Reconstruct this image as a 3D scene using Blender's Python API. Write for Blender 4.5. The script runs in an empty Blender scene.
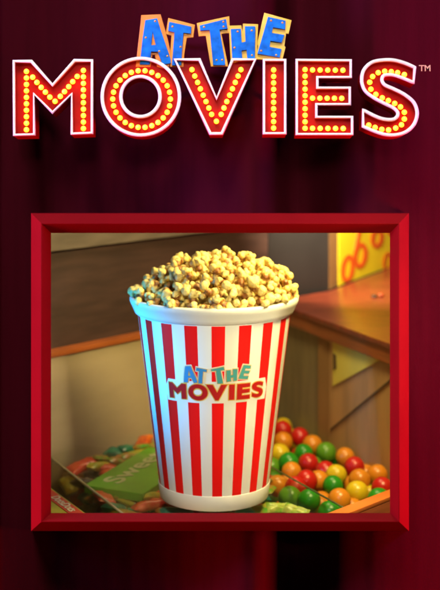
import bpy, bmesh, math, random
from mathutils import Vector, Matrix, noise as mnoise
random.seed(7)
S = bpy.context.scene
COL = S.collection
PI = math.pi
R = math.radians

# ------------------------------------------------------------------ camera
F = 1250.0          # focal length in photo pixels (photo 440 x 590)
EZ = 0.394          # eye height above the glass shelf
EY = -1.25
cd = bpy.data.cameras.new('camera')
cam = bpy.data.objects.new('camera', cd); COL.objects.link(cam)
cam.location = (0, EY, EZ); cam.rotation_euler = (PI/2, 0, 0)
cd.sensor_width = 36; cd.lens = F/590*36
cd.shift_y = -195/590
cd.clip_start = 0.02; cd.clip_end = 50
cd.dof.use_dof = True; cd.dof.focus_distance = 1.09; cd.dof.aperture_fstop = 7.5
S.camera = cam
S.view_settings.view_transform = 'Standard'; S.view_settings.look = 'None'
S.view_settings.exposure = 0; S.view_settings.gamma = 1

# ------------------------------------------------------------------ light
w = bpy.data.worlds.new('World'); S.world = w; w.use_nodes = True
bg = w.node_tree.nodes['Background']
bg.inputs[0].default_value = (0.55, 0.35, 0.45, 1); bg.inputs[1].default_value = 0.05

def area(name, loc, target, size, power, color, spread=180, shape=None, sy=None):
    l = bpy.data.lights.new(name, 'AREA'); l.energy = power; l.color = color
    l.size = size; l.spread = R(spread)
    if sy: l.shape = 'RECTANGLE'; l.size_y = sy
    o = bpy.data.objects.new(name, l); COL.objects.link(o); o.location = loc
    o.rotation_euler = (Vector(target)-Vector(loc)).to_track_quat('-Z', 'Y').to_euler()
    return o
# in front of the curtain
area('front_lamp', (-0.28, -1.50, 1.85), (0, -.23, .25), 0.45, 40, (1, .89, .76))
area('sign_fill', (0.0, -1.55, .90), (0, -.23, .445), 0.25, .22, (1, .93, .84), spread=24)  # added fill to brighten the letters; the sign has no such fixture
area('purple_lamp', (-0.90, -0.48, 0.52), (.05, -.18, .33), 0.34, 17, (.42, .26, 1.0))
area('red_lamp', (-0.90, -0.44, -0.02), (.05, -.18, .0), 0.34, 12, (1.0, .03, .03))
area('purple_fill_right', (0.75, -0.275, 0.50), (.14, -.18, .33), 0.18, 5.0, (.55, .26, 1.0))  # added fill for the curtain folds on the right
area('red_fill_right', (0.75, -0.275, 0.02), (.14, -.18, .05), 0.18, 12, (1.0, .02, .05))  # added red fill for the lower right folds
# lighting the display behind the curtain
area('warm_key_lamp', (0.20, -0.10, 0.43), (0, 0, .17), 0.10, 3.2, (1.0, .84, .34))
area('front_right_fill', (0.42, -0.9, 0.42), (0.0, 0, .135), 0.10, .15, (1.0, .90, .55), spread=20)  # added fill shone through the opening onto the cup front
area('blue_rim_lamp', (-0.265, -0.105, 0.20), (-.072, -.034, .145), 0.05, .22, (.02, .38, 1.0), spread=44)
area('case_fill', (0.04, 0.19, 0.55), (0.02, .20, 0), 0.18, 1.7, (1.0, .78, .42))  # added overhead fill to brighten the bins; no fixture there
area('counter_fill', (0.13, 0.34, 0.34), (0.27, .72, .25), 0.12, 3.6, (1.0, .86, .55), spread=120)  # added fill aimed at the poster; the counter has no lamp

# ------------------------------------------------------------------ helpers
def new_mat(name, color, rough=.5, metal=0, spec=.5, noise=0, nscale=40, bump=0, bscale=200, coat=0, stretch=(1,1,1), color2=None, emis=None, estr=0, sheen=0):
    m = bpy.data.materials.new(name); m.use_nodes = True
    nt = m.node_tree; b = nt.nodes['Principled BSDF']
    b.inputs['Base Color'].default_value = (*color, 1)
    b.inputs['Roughness'].default_value = rough
    b.inputs['Metallic'].default_value = metal
    b.inputs['Specular IOR Level'].default_value = spec
    b.inputs['Coat Weight'].default_value = coat
    if sheen: b.inputs['Sheen Weight'].default_value = sheen
    if emis:
        b.inputs['Emission Color'].default_value = (*emis, 1); b.inputs['Emission Strength'].default_value = estr
    if noise or bump or color2:
        tc = nt.nodes.new('ShaderNodeTexCoord'); mp = nt.nodes.new('ShaderNodeMapping')
        mp.inputs['Scale'].default_value = stretch
        nt.links.new(tc.outputs['Object'], mp.inputs[0])
    if noise or color2:
        n = nt.nodes.new('ShaderNodeTexNoise'); n.inputs['Scale'].default_value = nscale; n.inputs['Detail'].default_value = 6
        nt.links.new(mp.outputs[0], n.inputs['Vector'])
        cr = nt.nodes.new('ShaderNodeValToRGB')
        c2 = color2 if color2 else tuple(c*(1-noise) for c in color)
        c1 = color if color2 else tuple(min(1, c*(1+noise*.6)) for c in color)
        cr.color_ramp.elements[0].position = .35; cr.color_ramp.elements[0].color = (*c2, 1)
        cr.color_ramp.elements[1].position = .65; cr.color_ramp.elements[1].color = (*c1, 1)
        nt.links.new(n.outputs[0], cr.inputs[0]); nt.links.new(cr.outputs[0], b.inputs['Base Color'])
    if bump:
        n2 = nt.nodes.new('ShaderNodeTexNoise'); n2.inputs['Scale'].default_value = bscale; n2.inputs['Detail'].default_value = 4
        nt.links.new(mp.outputs[0], n2.inputs['Vector'])
        bp = nt.nodes.new('ShaderNodeBump'); bp.inputs['Strength'].default_value = bump; bp.inputs['Distance'].default_value = .001
        nt.links.new(n2.outputs[0], bp.inputs['Height']); nt.links.new(bp.outputs[0], b.inputs['Normal'])
    return m

def tag(o, label=None, cat=None, group=None, kind=None):
    if label: o['label'] = label
    if cat: o['category'] = cat
    if group: o['group'] = group
    if kind: o['kind'] = kind
    return o

def empty(name, loc, label, cat, group=None):
    o = bpy.data.objects.new(name, None); COL.objects.link(o); o.location = loc
    o.empty_display_size = .01
    return tag(o, label, cat, group)

def link_mesh(name, me, mat, parent=None, smooth=None):
    o = bpy.data.objects.new(name, me); COL.objects.link(o)
    me.materials.clear()
    for m in (mat if isinstance(mat, (list, tuple)) else [mat]): me.materials.append(m)
    if smooth is not None: shade(me, smooth)
    if parent is not None:
        o.parent = parent
        me.transform(Matrix.Translation(-Vector(parent.location)) if parent.rotation_euler.to_matrix().is_identity else parent.matrix_basis.inverted())
    return o

def shade(me, ang):
    for p in me.polygons: p.use_smooth = True
    me.set_sharp_from_angle(angle=R(ang))

def recenter(o, base=True):
    """put a top-level mesh's origin at its base centre"""
    me = o.data; xs = [v.co for v in me.vertices]
    c = Vector((sum(v.x for v in xs)/len(xs), sum(v.y for v in xs)/len(xs), min(v.z for v in xs)))
    me.transform(Matrix.Translation(-c)); o.location = c
    return o

def bm_mesh(bm, name='m'):
    bmesh.ops.recalc_face_normals(bm, faces=bm.faces)
    me = bpy.data.meshes.new(name); bm.to_mesh(me); bm.free(); return me

def py_mesh(verts, faces):
    me = bpy.data.meshes.new('m'); me.from_pydata([tuple(v) for v in verts], [], faces); me.update(); return me

def slab(quad, thick_vec, bevel=0, seg=2):
    """prism from a planar polygon (list of world points) swept by thick_vec"""
    bm = bmesh.new(); t = Vector(thick_vec)
    a = [bm.verts.new(p) for p in quad]; b = [bm.verts.new(Vector(p)+t) for p in quad]
    bm.faces.new(a); bm.faces.new(b[::-1]); n = len(a)
    for i in range(n): bm.faces.new((a[i], b[i], b[(i+1) % n], a[(i+1) % n]))
    bmesh.ops.recalc_face_normals(bm, faces=bm.faces)
    if bevel: bmesh.ops.bevel(bm, geom=list(bm.edges), offset=bevel, segments=seg, profile=.7, affect='EDGES')
    return bm_mesh(bm)

def wallslab(a, b, z0, z1, th, bevel=.0008):
    """upright board whose front face runs from a to b (xy), thickness away from the camera side"""
    a = Vector((a[0], a[1], 0)); b = Vector((b[0], b[1], 0)); d = (b-a).normalized()
    n = Vector((-d.y, d.x, 0))
    if n.y < 0: n = -n
    return slab([(a.x, a.y, z0), (b.x, b.y, z0), (b.x, b.y, z1), (a.x, a.y, z1)], n*th, bevel)

def lathe(profile, seg=128, closed=False):
    vs = []; fs = []; n = len(profile)
    for k in range(seg):
        a = 2*PI*k/seg
        for r, z in profile: vs.append((r*math.cos(a), r*math.sin(a), z))
    for k in range(seg):
        for i in range(n if closed else n-1):
            j = (i+1) % n; k2 = (k+1) % seg
            fs.append((k*n+i, k2*n+i, k2*n+j, k*n+j))
    return py_mesh(vs, fs)

def PX(px, py, d): return Vector(((px-220)*d/F, d+EY, EZ-(py-100)*d/F))
def PZ(px, py, z): return PX(px, py, (EZ-z)*F/(py-100))      # pixel -> point on the level z

def curve_mesh(polys, extrude=0, bevel=0, offset=0, fill=True, res=2):
    cu = bpy.data.curves.new('c', 'CURVE'); cu.dimensions = '2D' if fill else '3D'
    for pts in polys:
        sp = cu.splines.new('POLY'); sp.points.add(len(pts)-1)
        for q, p in zip(sp.points, pts): q.co = (p[0], p[1], 0, 1)
        sp.use_cyclic_u = True
    if fill: cu.fill_mode = 'BOTH'; cu.extrude = extrude
    cu.bevel_depth = bevel; cu.offset = offset; cu.bevel_resolution = res
    o = bpy.data.objects.new('tmp', cu); COL.objects.link(o)
    bpy.context.view_layer.update()
    me = bpy.data.meshes.new_from_object(o.evaluated_get(bpy.context.evaluated_depsgraph_get()))
    bpy.data.objects.remove(o); bpy.data.curves.remove(cu)
    return me

def text_mesh(s, size, extrude=.0003, offset=0, bold=0):
    cu = bpy.data.curves.new('t', 'FONT'); cu.body = s; cu.size = size; cu.extrude = extrude; cu.offset = offset
    cu.align_x = 'CENTER'; cu.align_y = 'CENTER'
    o = bpy.data.objects.new('tmp', cu); COL.objects.link(o)
    bpy.context.view_layer.update()
    me = bpy.data.meshes.new_from_object(o.evaluated_get(bpy.context.evaluated_depsgraph_get()))
    bpy.data.objects.remove(o); bpy.data.curves.remove(cu)
    return me

def catmull(pts, corners, sub=6):
    """closed smooth outline; indices in corners stay sharp"""
    out = []; n = len(pts)
    for i in range(n):
        p1 = Vector(pts[i]); p2 = Vector(pts[(i+1) % n])
        p0 = Vector(pts[i-1]) if i not in corners else p1
        p3 = Vector(pts[(i+2) % n]) if (i+1) % n not in corners else p2
        for k in range(sub):
            t = k/sub
            out.append(tuple(.5*((2*p1)+(-p0+p2)*t+(2*p0-5*p1+4*p2-p3)*t*t+(-p0+3*p1-3*p2+p3)*t**3)))
            if i in corners and (i+1) % n in corners: break
    return out

# ------------------------------------------------------------------ materials
M = {}
M['velvet'] = new_mat('curtain_velvet', (.040, .0016, .0062), rough=.85, spec=.03, noise=.10, nscale=14, stretch=(9, 1, .6), bump=.35, bscale=900, sheen=0)
M['frame_red'] = new_mat('frame_red_paint', (.160, .0024, .0042), rough=.7, spec=.05, noise=.06, nscale=30, bump=.08, bscale=300)
M['tray_red'] = new_mat('letter_red_enamel', (.36, .005, .004), rough=.45, spec=.06, noise=.25, nscale=60)
M['rim_white'] = new_mat('letter_trim_white', (.92, .90, .80), rough=.3, noise=.08, nscale=60)
M['bulb'] = new_mat('bulb_lit', (1, .8, .1), rough=.2, emis=(1.0, .50, .015), estr=3.6)
M['socket'] = new_mat('bulb_socket', (.35, .02, .01), rough=.4)
M['steel'] = new_mat('standoff_steel', (.3, .3, .3), rough=.4, metal=1)
M['blue'] = new_mat('letter_blue', (.003, .17, .70), rough=.6, spec=.15, noise=.35, nscale=120, bump=.3, bscale=250)
M['bolt'] = new_mat('bolt_brass', (.55, .33, .08), rough=.35, metal=.8)
GOLDS = {'A': (.86, .26, .030), 'T1': (.88, .33, .035), 'T2': (.90, .42, .045), 'H': (.90, .52, .055), 'E': (.92, .60, .07)}
M['tm'] = new_mat('mark_pink', (.75, .42, .33), rough=.5)
M['cup_white'] = new_mat('cup_card_white', (.66, .65, .57), rough=.4, spec=.25, noise=.03, nscale=30)
M['wood_edge'] = new_mat('wood_edge_orange', (.34, .085, .020), rough=.4, noise=.3, nscale=12, stretch=(1, 1, 12))
M['wood_top'] = new_mat('wood_top_red_brown', (.21, .038, .019), rough=.30, spec=.5, noise=.35, nscale=9, stretch=(3, 14, 3), bump=.1, bscale=80)
M['backboard'] = new_mat('backboard_dark_brown', (.055, .026, .022), rough=.6, noise=.25, nscale=8, stretch=(2, 2, 14))
M['darkpanel'] = new_mat('panel_slate', (.019, .016, .017), rough=.5, noise=.2, nscale=10)
M['rail_grey'] = new_mat('rail_grey_brown', (.15, .115, .095), rough=.5, noise=.25, nscale=9, stretch=(2, 2, 10))
M['tan'] = new_mat('panel_tan', (.42, .32, .20), rough=.5, noise=.10, nscale=7, stretch=(1, 1, 3))
M['olive'] = new_mat('panel_olive', (.21, .17, .09), rough=.5, noise=.2, nscale=12, stretch=(5, 5, 1))
M['post'] = new_mat('post_tan', (.29, .15, .055), rough=.5, noise=.15, nscale=12)
M['board'] = new_mat('reflected_counter_tan', (.46, .26, .11), rough=.5, noise=.18, nscale=8, stretch=(6, 6, 1))
M['yellow'] = new_mat('paper_yellow', (.88, .66, .015), rough=.5, noise=.06, nscale=14)
M['yellow_pale'] = new_mat('reflected_poster_yellow', (.70, .60, .10), rough=.5, noise=.1, nscale=14)
M['orange_ink'] = new_mat('ink_orange', (.80, .11, .010), rough=.5)
M['floor'] = new_mat('bin_floor', (.05, .03, .02), rough=.7, noise=.3, nscale=20)
M['reflection_dark'] = new_mat('reflection_brown', (.09, .05, .02), rough=.7)

def glass_mat(name, tint, refl=1.0):
    m = bpy.data.materials.new(name); m.use_nodes = True; nt = m.node_tree
    nt.nodes.remove(nt.nodes['Principled BSDF'])
    tr = nt.nodes.new('ShaderNodeBsdfTransparent'); tr.inputs[0].default_value = (*tint, 1)
    gl = nt.nodes.new('ShaderNodeBsdfGlossy'); gl.inputs['Roughness'].default_value = .03
    fr = nt.nodes.new('ShaderNodeFresnel'); fr.inputs[0].default_value = 1.45
    mu = nt.nodes.new('ShaderNodeMath'); mu.operation = 'MULTIPLY'; mu.inputs[1].default_value = refl
    mx = nt.nodes.new('ShaderNodeMixShader')
    nt.links.new(fr.outputs[0], mu.inputs[0]); nt.links.new(mu.outputs[0], mx.inputs[0])
    nt.links.new(tr.outputs[0], mx.inputs[1]); nt.links.new(gl.outputs[0], mx.inputs[2])
    nt.links.new(mx.outputs[0], nt.nodes['Material Output'].inputs[0]); return m
M['glass'] = glass_mat('shelf_glass', (.97, .98, .96), .12)
M['acrylic'] = glass_mat('divider_acrylic', (.80, .74, .60), .3)
M['glass_edge'] = new_mat('glass_edge_green', (.07, .09, .035), rough=.2)

# ------------------------------------------------------------------ curtain (its folds are real geometry)
FR_X0, FR_X1, FR_Y0, FR_Y1 = 31, 409, 213, 531        # frame outer pixels
DF = 1.03                                             # distance of frame and letters from the eye
KM = DF/F
hx0, hx1 = (FR_X0+10-220)*KM, (FR_X1-10-220)*KM
hz1, hz0 = EZ-(FR_Y0+10-100)*KM, EZ-(FR_Y1-9-100)*KM
knots = [(-700, -.55), (-560, .5), (-420, -.5), (-300, .6), (-180, -.5), (-60, -.6), (-22, -.2), (-16, 2.0), (-6, 2.0), (3, .30), (34, .22), (60, .20), (110, .17), (145, .02), (170, -.30), (198, -.75), (236, -.80), (249, -.1), (256, .9),
         (262, 2.1), (282, 2.1), (292, .8), (300, -.30), (320, -.98), (354, -.98), (368, -.3), (378, .25), (400, .55), (450, .62), (475, .1), (490, -.5), (560, -.6), (640, .4), (720, .6), (800, -.4), (900, -.5), (1100, .3)]
def slope(p):
    for (a, s), (b, t) in zip(knots, knots[1:]):
        if a <= p <= b:
            u = (p-a)/(b-a); u = u*u*(3-2*u); return s+(t-s)*u
    return .55*math.sin(p/38)
xs = []; p = -1000
ys = []; y = 0
while p <= 1440:
    st_ = 2 if -80 < p < 520 else 5
    xs.append((p-220)*KM); ys.append(y); y += slope(p)*st_*KM; p += st_
# keep the far sides level with the middle
mid = [v for x_, v in zip(xs, ys) if abs(x_) < .18]
off = -.2085 - min(mid); print('CURTAIN', min(mid)+off, max(mid)+off)
def fold_y(i, z):
    v = ys[i]+off
    if xs[i] < -.19 or xs[i] > .19:
        v = max(-.2085, min(-.125, v))
    if xs[i] > .195: v = max(v, -.168)
    return v
cx = sorted(set(xs)); zs = [-.25+.0125*k for k in range(105)]
zs = [z for z in zs if abs(z-hz0) > .005 and abs(z-hz1) > .005]+[hz0, hz1]; zs.sort()
verts = []; faces = []; nz = len(zs); nx = len(xs)
for i in range(nx):
    for j, z in enumerate(zs):
        wob = .0012*mnoise.noise(Vector((xs[i]*25, z*5, 3.1)))+.0006*mnoise.noise(Vector((xs[i]*90, z*8, 1.1)))
        yy = fold_y(i, z)+wob; kk = (yy-EY)/DF
        verts.append((xs[i]*kk, yy, EZ+(z-EZ)*kk))
for i in range(nx-1):
    for j in range(nz-1):
        if xs[i] > hx0-.001 and xs[i+1] < hx1+.001 and zs[j] > hz0-.001 and zs[j+1] < hz1+.001: continue
        a = i*nz+j; faces.append((a, a+nz, a+nz+1, a+1))
cm = py_mesh(verts, faces); shade(cm, 80)
cur = link_mesh('curtain', cm, M['velvet'])
tag(cur, 'dark red and purple velvet curtain hanging in folds behind the sign and the frame', 'curtain')
md = cur.modifiers.new('thickness', 'SOLIDIFY'); md.thickness = .0015; md.offset = 1
recenter(cur)

# ------------------------------------------------------------------ picture frame (ridge profile, four mitred rails)
def fpt(px, py, y):
    k = (y-EY)/F
    return Vector(((px-220)*k, y, EZ-(py-100)*k))
YB, YI, YR = -.118, -.232, -.2415
fr_root = empty('display_frame', ((0, -.2, hz0-.005)), 'wide red picture frame with sloping sides surrounding the popcorn and sweets', 'frame')
def ring(t, y):  # t 0 outer .. 1 inner
    x0 = 31+(51-31)*t; x1 = 409+(390-409)*t; y0 = 213+(233-213)*t; y1 = 531+(513-531)*t
    return [fpt(x0, y0, y), fpt(x1, y0, y), fpt(x1, y1, y), fpt(x0, y1, y)]
prof = [(.12, YB), (0, YI+.003), (.04, YI), (.50, YR-.0002), (.54, YR-.0002), (.97, YI), (1.0, YI+.002), (.90, YB)]
rings = [ring(t, y) for t, y in prof]
# the back edge sits right at the crop, so push front rings a little in scale
for side, (a, b) in enumerate(((0, 1), (1, 2), (2, 3), (3, 0))):
    vs = []; n = len(prof)
    for r in rings: vs += [r[a], r[b]]
    fs = [(2*i, 2*i+1, 2*((i+1) % n)+1, 2*((i+1) % n)) for i in range(n)]
    fs += [tuple(range(0, 2*n, 2)), tuple(range(1, 2*n, 2))]
    bm = bmesh.new(); bv = [bm.verts.new(v) for v in vs]
    for f in fs: bm.faces.new([bv[k] for k in f])
    me = bm_mesh(bm); link_mesh('rail', me, M['frame_red'], fr_root, 25)

# ------------------------------------------------------------------ letters
class Plane:
    def __init__(s, py0, y0, tilt):
        s.t = R(tilt); d = y0-EY
        s.o = Vector((0, y0, EZ-(py0-100)*d/F))
        s.U = Vector((1, 0, 0)); s.V = Vector((0, -math.sin(s.t), math.cos(s.t))); s.W = Vector((0, -math.cos(s.t), -math.sin(s.t)))
    def uv(s, px, py):
        dr = Vector(((px-220)/F, 1, -(py-100)/F)); c = Vector((0, EY, EZ))
        k = (s.o-c).dot(s.W)/dr.dot(s.W); q = c+dr*k-s.o
        return (q.dot(s.U), q.dot(s.V))
    def mat(s):
        m = Matrix.Identity(4)
        for i in range(3): m[i][0] = s.U[i]; m[i][1] = s.V[i]; m[i][2] = s.W[i]; m[i][3] = s.o[i]
        return m

def zc(pts, sx, ox, oy): return [(x/sx+ox, y/sx+oy) for x, y in pts]
def circ(cx_, cy_, rx, ry, n=56): return [(cx_+rx*math.cos(2*PI*k/n), cy_+ry*math.sin(2*PI*k/n)) for k in range(n)]

LET = {}
LET['M'] = [zc([(55, 45), (125, 45), (210, 140), (298, 42), (368, 42), (368, 332), (287, 335), (287, 175), (210, 250), (135, 175), (137, 338), (57, 340)], 4, 0, 50)]
LET['O'] = [circ(140.9, 96.8, 38.7, 38.4), circ(140.5, 96.6, 19.6, 20)]
LET['V'] = [[(175, 59.5), (199.5, 59.5), (216.6, 98.5), (232.7, 59.5), (255.4, 59.5), (221.8, 133.6), (210.4, 133.6)]]
LET['I'] = [[(264, 60), (285.3, 60), (285.3, 133.4), (264, 133.4)]]
LET['E'] = [[(296.8, 60), (350.8, 60.4), (350.8, 77.2), (317.4, 77.2), (317.4, 87.8), (349.9, 87.8), (349.9, 104.3), (316.4, 104.3), (316.4, 117), (352.2, 117), (352.2, 134.2), (296.8, 134.2)]]
sp = [(310, 80), (303, 158), (240, 132), (190, 118), (150, 122), (140, 145), (155, 170), (205, 193), (260, 222), (305, 262), (322, 315), (308, 370), (270, 410), (220, 428), (160, 428), (100, 410), (42, 385), (42, 300),
      (90, 325), (140, 345), (190, 350), (215, 338), (222, 315), (200, 290), (150, 265), (95, 235), (52, 200), (35, 150), (45, 95), (85, 55), (140, 42), (200, 42), (260, 58)]
LET['S'] = [catmull(zc(sp, 5.176, 355, 52), {0, 1, 16, 17}, 5)]
def lin(a, b, n): return [(a[0]+(b[0]-a[0])*k/(n-1), a[1]+(b[1]-a[1])*k/(n-1)) for k in range(n)]
BUL = {}
BUL['M'] = lin((25.5, 70.5), (25.5, 129), 10)+lin((82.75, 69.5), (82.75, 127.8), 10)+zc([(127, 105), (144, 126), (161, 146), (178, 165), (196, 185), (217, 202), (238, 182), (255, 163), (272, 143), (288, 123), (306, 102)], 4, 0, 50)
BUL['O'] = circ(141.2, 98.2, 29, 28.6, 26)
BUL['V'] = lin((191.8, 68.7), (211.6, 113.6), 8)+[(216.4, 120.6)]+lin((241, 68.7), (221.2, 113.6), 8)
BUL['I'] = lin((273.9, 69), (273.9, 127.4), 10)
BUL['E'] = lin((305.5, 68.6), (305.5, 127.6), 10)+lin((313, 69), (343.5, 69.3), 5)+lin((313, 97.3), (342.3, 97.5), 5)+lin((313, 127.6), (343.8, 127.8), 5)
BUL['S'] = zc([(260, 112), (225, 102), (192, 97), (158, 95), (124, 102), (95, 122), (80, 152), (86, 188), (112, 215), (145, 233), (177, 247), (210, 262), (240, 280), (260, 308), (260, 343), (245, 373), (215, 390), (178, 400), (143, 397), (108, 387), (75, 375)], 5.176, 355, 52)

PL = Plane(97, -.240, -8.5)
ML = PL.mat()
# one bulb: glass dome
bm = bmesh.new(); bmesh.ops.create_uvsphere(bm, u_segments=14, v_segments=9, radius=.0021)
bulb_me = bm_mesh(bm); shade(bulb_me, 180); bulb_me.materials.append(M['bulb'])
def sweep_wall(poly, w0, w1, th):
    vs = []; n = len(poly)
    area2 = sum(poly[i][0]*poly[(i+1) % n][1]-poly[(i+1) % n][0]*poly[i][1] for i in range(n))
    sg = 1 if area2 > 0 else -1
    for i in range(n):
        p = Vector(poly[i]); a = (p-Vector(poly[i-1])).normalized(); b = (Vector(poly[(i+1) % n])-p).normalized()
        nn = Vector((-(a.y+b.y), a.x+b.x)); nn.normalize(); c = max(.35, nn.dot(Vector((-a.y, a.x))))
        q = p-nn*sg*(th/2)/c; r = p+nn*sg*(th/2)/c
        vs += [(q.x, q.y, w0), (r.x, r.y, w0), (r.x, r.y, w1), (q.x, q.y, w1)]
    fs = []
    for i in range(n):
        j = (i+1) % n
        for k in range(4): fs.append((i*4+k, j*4+k, j*4+(k+1) % 4, i*4+(k+1) % 4))
    return vs, fs
DEP = .0235
desc = {'M': 'first and leftmost', 'O': 'round', 'V': 'pointed', 'I': 'narrow', 'E': 'three-armed', 'S': 'curved rightmost'}
for ch in 'MOVIES':
    polys = [[PL.uv(*p) for p in poly] for poly in LET[ch]]
    us = [p[0] for p in polys[0]]; vmin = min(p[1] for p in polys[0])
    base = ML @ Vector(((min(us)+max(us))/2, vmin, -DEP/2))
    rt = empty('marquee_letter', base, f'{desc[ch]} red marquee letter {ch} with white trim and yellow bulbs in the sign', 'sign letter', 'big marquee letters with bulbs')
    # tray = back plate + side walls, one red metal body
    vs = []; fs = []
    for poly in polys:
        v, f = sweep_wall(poly, -.0005, -DEP, .0014); k = len(vs); vs += v; fs += [tuple(i+k for i in q) for q in f]
    wm = py_mesh(vs, fs)
    pm = curve_mesh(polys, extrude=.0006); pm.transform(Matrix.Translation((0, 0, -.0085)))
    bm = bmesh.new(); bm.from_mesh(wm); bm.from_mesh(pm); me = bm_mesh(bm); me.transform(ML)
    link_mesh('tray', me, M['tray_red'], rt, 30)
    rm = curve_mesh(polys, bevel=.0014, fill=False, res=3); rm.transform(ML)
    rim = link_mesh('trim', rm, M['rim_white'], rt, 60)
    for (px, py) in BUL[ch]:
        u, v = PL.uv(px, py); c = ML @ Vector((u, v, -.0045))
        o = bpy.data.objects.new('bulb', bulb_me); COL.objects.link(o); o.parent = rt; o.location = c-base
    # stand-off rods into the wall behind the curtain
    for (px, py) in (BUL[ch][0], BUL[ch][len(BUL[ch])//2]):
        u, v = PL.uv(px, py)
        c = ML @ Vector((u, v, -.0085)); bm = bmesh.new()
        bmesh.ops.create_cone(bm, cap_ends=True, segments=12, radius1=.002, radius2=.002, depth=1)
        L = -.14-c.y
        bmesh.ops.transform(bm, matrix=Matrix.Translation((c.x, c.y+L/2, c.z)) @ Matrix.Rotation(PI/2, 4, 'X') @ Matrix.Diagonal((1, 1, L, 1)), verts=bm.verts)
        link_mesh('standoff', bm_mesh(bm), M['steel'], rt, 40)

# small blue letters on gold plates
AT = {
 'A': (7.333, 135, 12, [(50, 28), (185, 22), (215, 120), (240, 210), (268, 340), (240, 420), (165, 400), (150, 312), (125, 312), (112, 400), (10, 400), (25, 260), (45, 90)],
       [(80, 65), (162, 52), (190, 140), (258, 340), (262, 375), (205, 385), (172, 290), (118, 290), (108, 385), (40, 385), (60, 200)], [(130, 130), (157, 245), (118, 248)],
       [(150, 70), (82, 190), (180, 290), (240, 325)]),
 'T1': (7.333, 135, 12, [(248, 50), (436, 98), (425, 185), (378, 188), (360, 300), (352, 400), (262, 400), (262, 300), (272, 172), (230, 160)],
       [(255, 78), (412, 112), (408, 158), (354, 152), (342, 300), (338, 390), (275, 390), (294, 150), (248, 138)], None,
       [(277, 110), (336, 258)]),
 'T2': (8.302, 192, 12, [(45, 98), (305, 42), (312, 172), (240, 180), (290, 415), (295, 450), (160, 450), (118, 195), (60, 200)],
       [(68, 118), (280, 65), (292, 140), (225, 148), (270, 405), (272, 440), (178, 440), (150, 150), (72, 155)], None,
       [(101, 128), (260, 85), (262, 125), (205, 402), (250, 400)]),
 'H': (1, 0, 0, [(229.3, 26.5), (240.8, 26.2), (242.6, 36), (243.4, 24.4), (257.5, 25), (256.1, 60), (246.5, 61), (243.5, 60), (231.1, 63)],
       [(231.1, 29.8), (240.4, 29.5), (241.1, 43.3), (245.7, 42.3), (245.2, 27.1), (254.7, 27.1), (254.3, 59), (247.5, 59.5), (246.8, 49.6), (241.1, 50.6), (242, 60), (232.7, 61)], None,
       [(237.5, 32), (234.5, 48), (251.6, 31), (251.8, 55.5)]),
 'E': (7.333, 240, 8, [(180, 42), (372, 95), (352, 188), (333, 185), (320, 280), (328, 290), (305, 385), (115, 375), (135, 280), (128, 260)],
       [(205, 72), (328, 98), (325, 158), (238, 142), (228, 188), (318, 202), (300, 255), (218, 240), (212, 290), (298, 305), (285, 362), (130, 335)], None,
       [(225, 97), (308, 112), (153, 316), (262, 348)]),
}
PA = Plane(40, -.226, 0); MA = PA.mat()
alab = {'A': 'blue letter A with bolts on an orange plate, first of the small letters', 'T1': 'blue letter T right beside the A, leaning right on an orange plate',
        'T2': 'blue letter T beginning THE, on an amber plate above the V', 'H': 'blue letter H on a golden yellow plate between T and E', 'E': 'blue letter E tilted on a bright yellow plate, last of the small letters'}
ATPX = {}
for n_, (k, (sx, ox, oy, plate, face, hole, bolts)) in enumerate(AT.items()):
    pp = zc(plate, sx, ox, oy); ff = zc(face, sx, ox, oy); hh = zc(hole, sx, ox, oy) if hole else None
    ATPX[k] = (ff, hh)
    w0 = .0006*n_
    P2 = [PA.uv(*p) for p in pp]
    base = MA @ Vector((sum(p[0] for p in P2)/len(P2), min(p[1] for p in P2), 0))
    rt = empty('sign_letter', base, alab[k], 'sign letter', 'small blue letters over the marquee')
    gm = new_mat('plate_gold', GOLDS[k], rough=.45, noise=.12, nscale=90)
    me = curve_mesh([P2], extrude=.0022, bevel=.0004, res=2); me.transform(MA @ Matrix.Translation((0, 0, w0)))
    link_mesh('plate', me, gm, rt, 40)
    F2 = [[PA.uv(*p) for p in ff]]
    if hh: F2.append([PA.uv(*p) for p in hh])
    me = curve_mesh(F2, extrude=.0012, bevel=.0003, res=2); me.transform(MA @ Matrix.Translation((0, 0, w0+.0038)))
    link_mesh('letter_face', me, M['blue'], rt, 40)
    for b in zc(bolts, sx, ox, oy):
        u, v = PA.uv(*b); bm = bmesh.new()
        bmesh.ops.create_uvsphere(bm, u_segments=12, v_segments=8, radius=.00095)
        bmesh.ops.transform(bm, matrix=MA @ Matrix.Translation((u, v, w0+.0052)) @ Matrix.Diagonal((1, 1, .6, 1)), verts=bm.verts)
        link_mesh('bolt', bm_mesh(bm), M['bolt'], rt, 180)
    c = MA @ Vector((sum(p[0] for p in P2)/len(P2), sum(p[1] for p in P2)/len(P2), 0)); bm = bmesh.new()
    bmesh.ops.create_cone(bm, cap_ends=True, segments=12, radius1=.0018, radius2=.0018, depth=1)
    L = -.14-c.y
    bmesh.ops.transform(bm, matrix=Matrix.Translation((c.x, c.y+L/2+.001, c.z)) @ Matrix.Rotation(PI/2, 4, 'X') @ Matrix.Diagonal((1, 1, L, 1)), verts=bm.verts)
    link_mesh('standoff', bm_mesh(bm), M['steel'], rt, 40)
# TM mark
me = text_mesh('TM', 8.6*KM, extrude=.0008, offset=.0001)
p = PX(425, 68.5, -.215-EY); me.transform(Matrix.Translation(p) @ Matrix.Rotation(PI/2, 4, 'X'))
o = link_mesh('trademark_sign', me, M['tm']); tag(o, 'tiny pink letters TM at the upper right of the big S', 'sign letter'); recenter(o)

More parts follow.
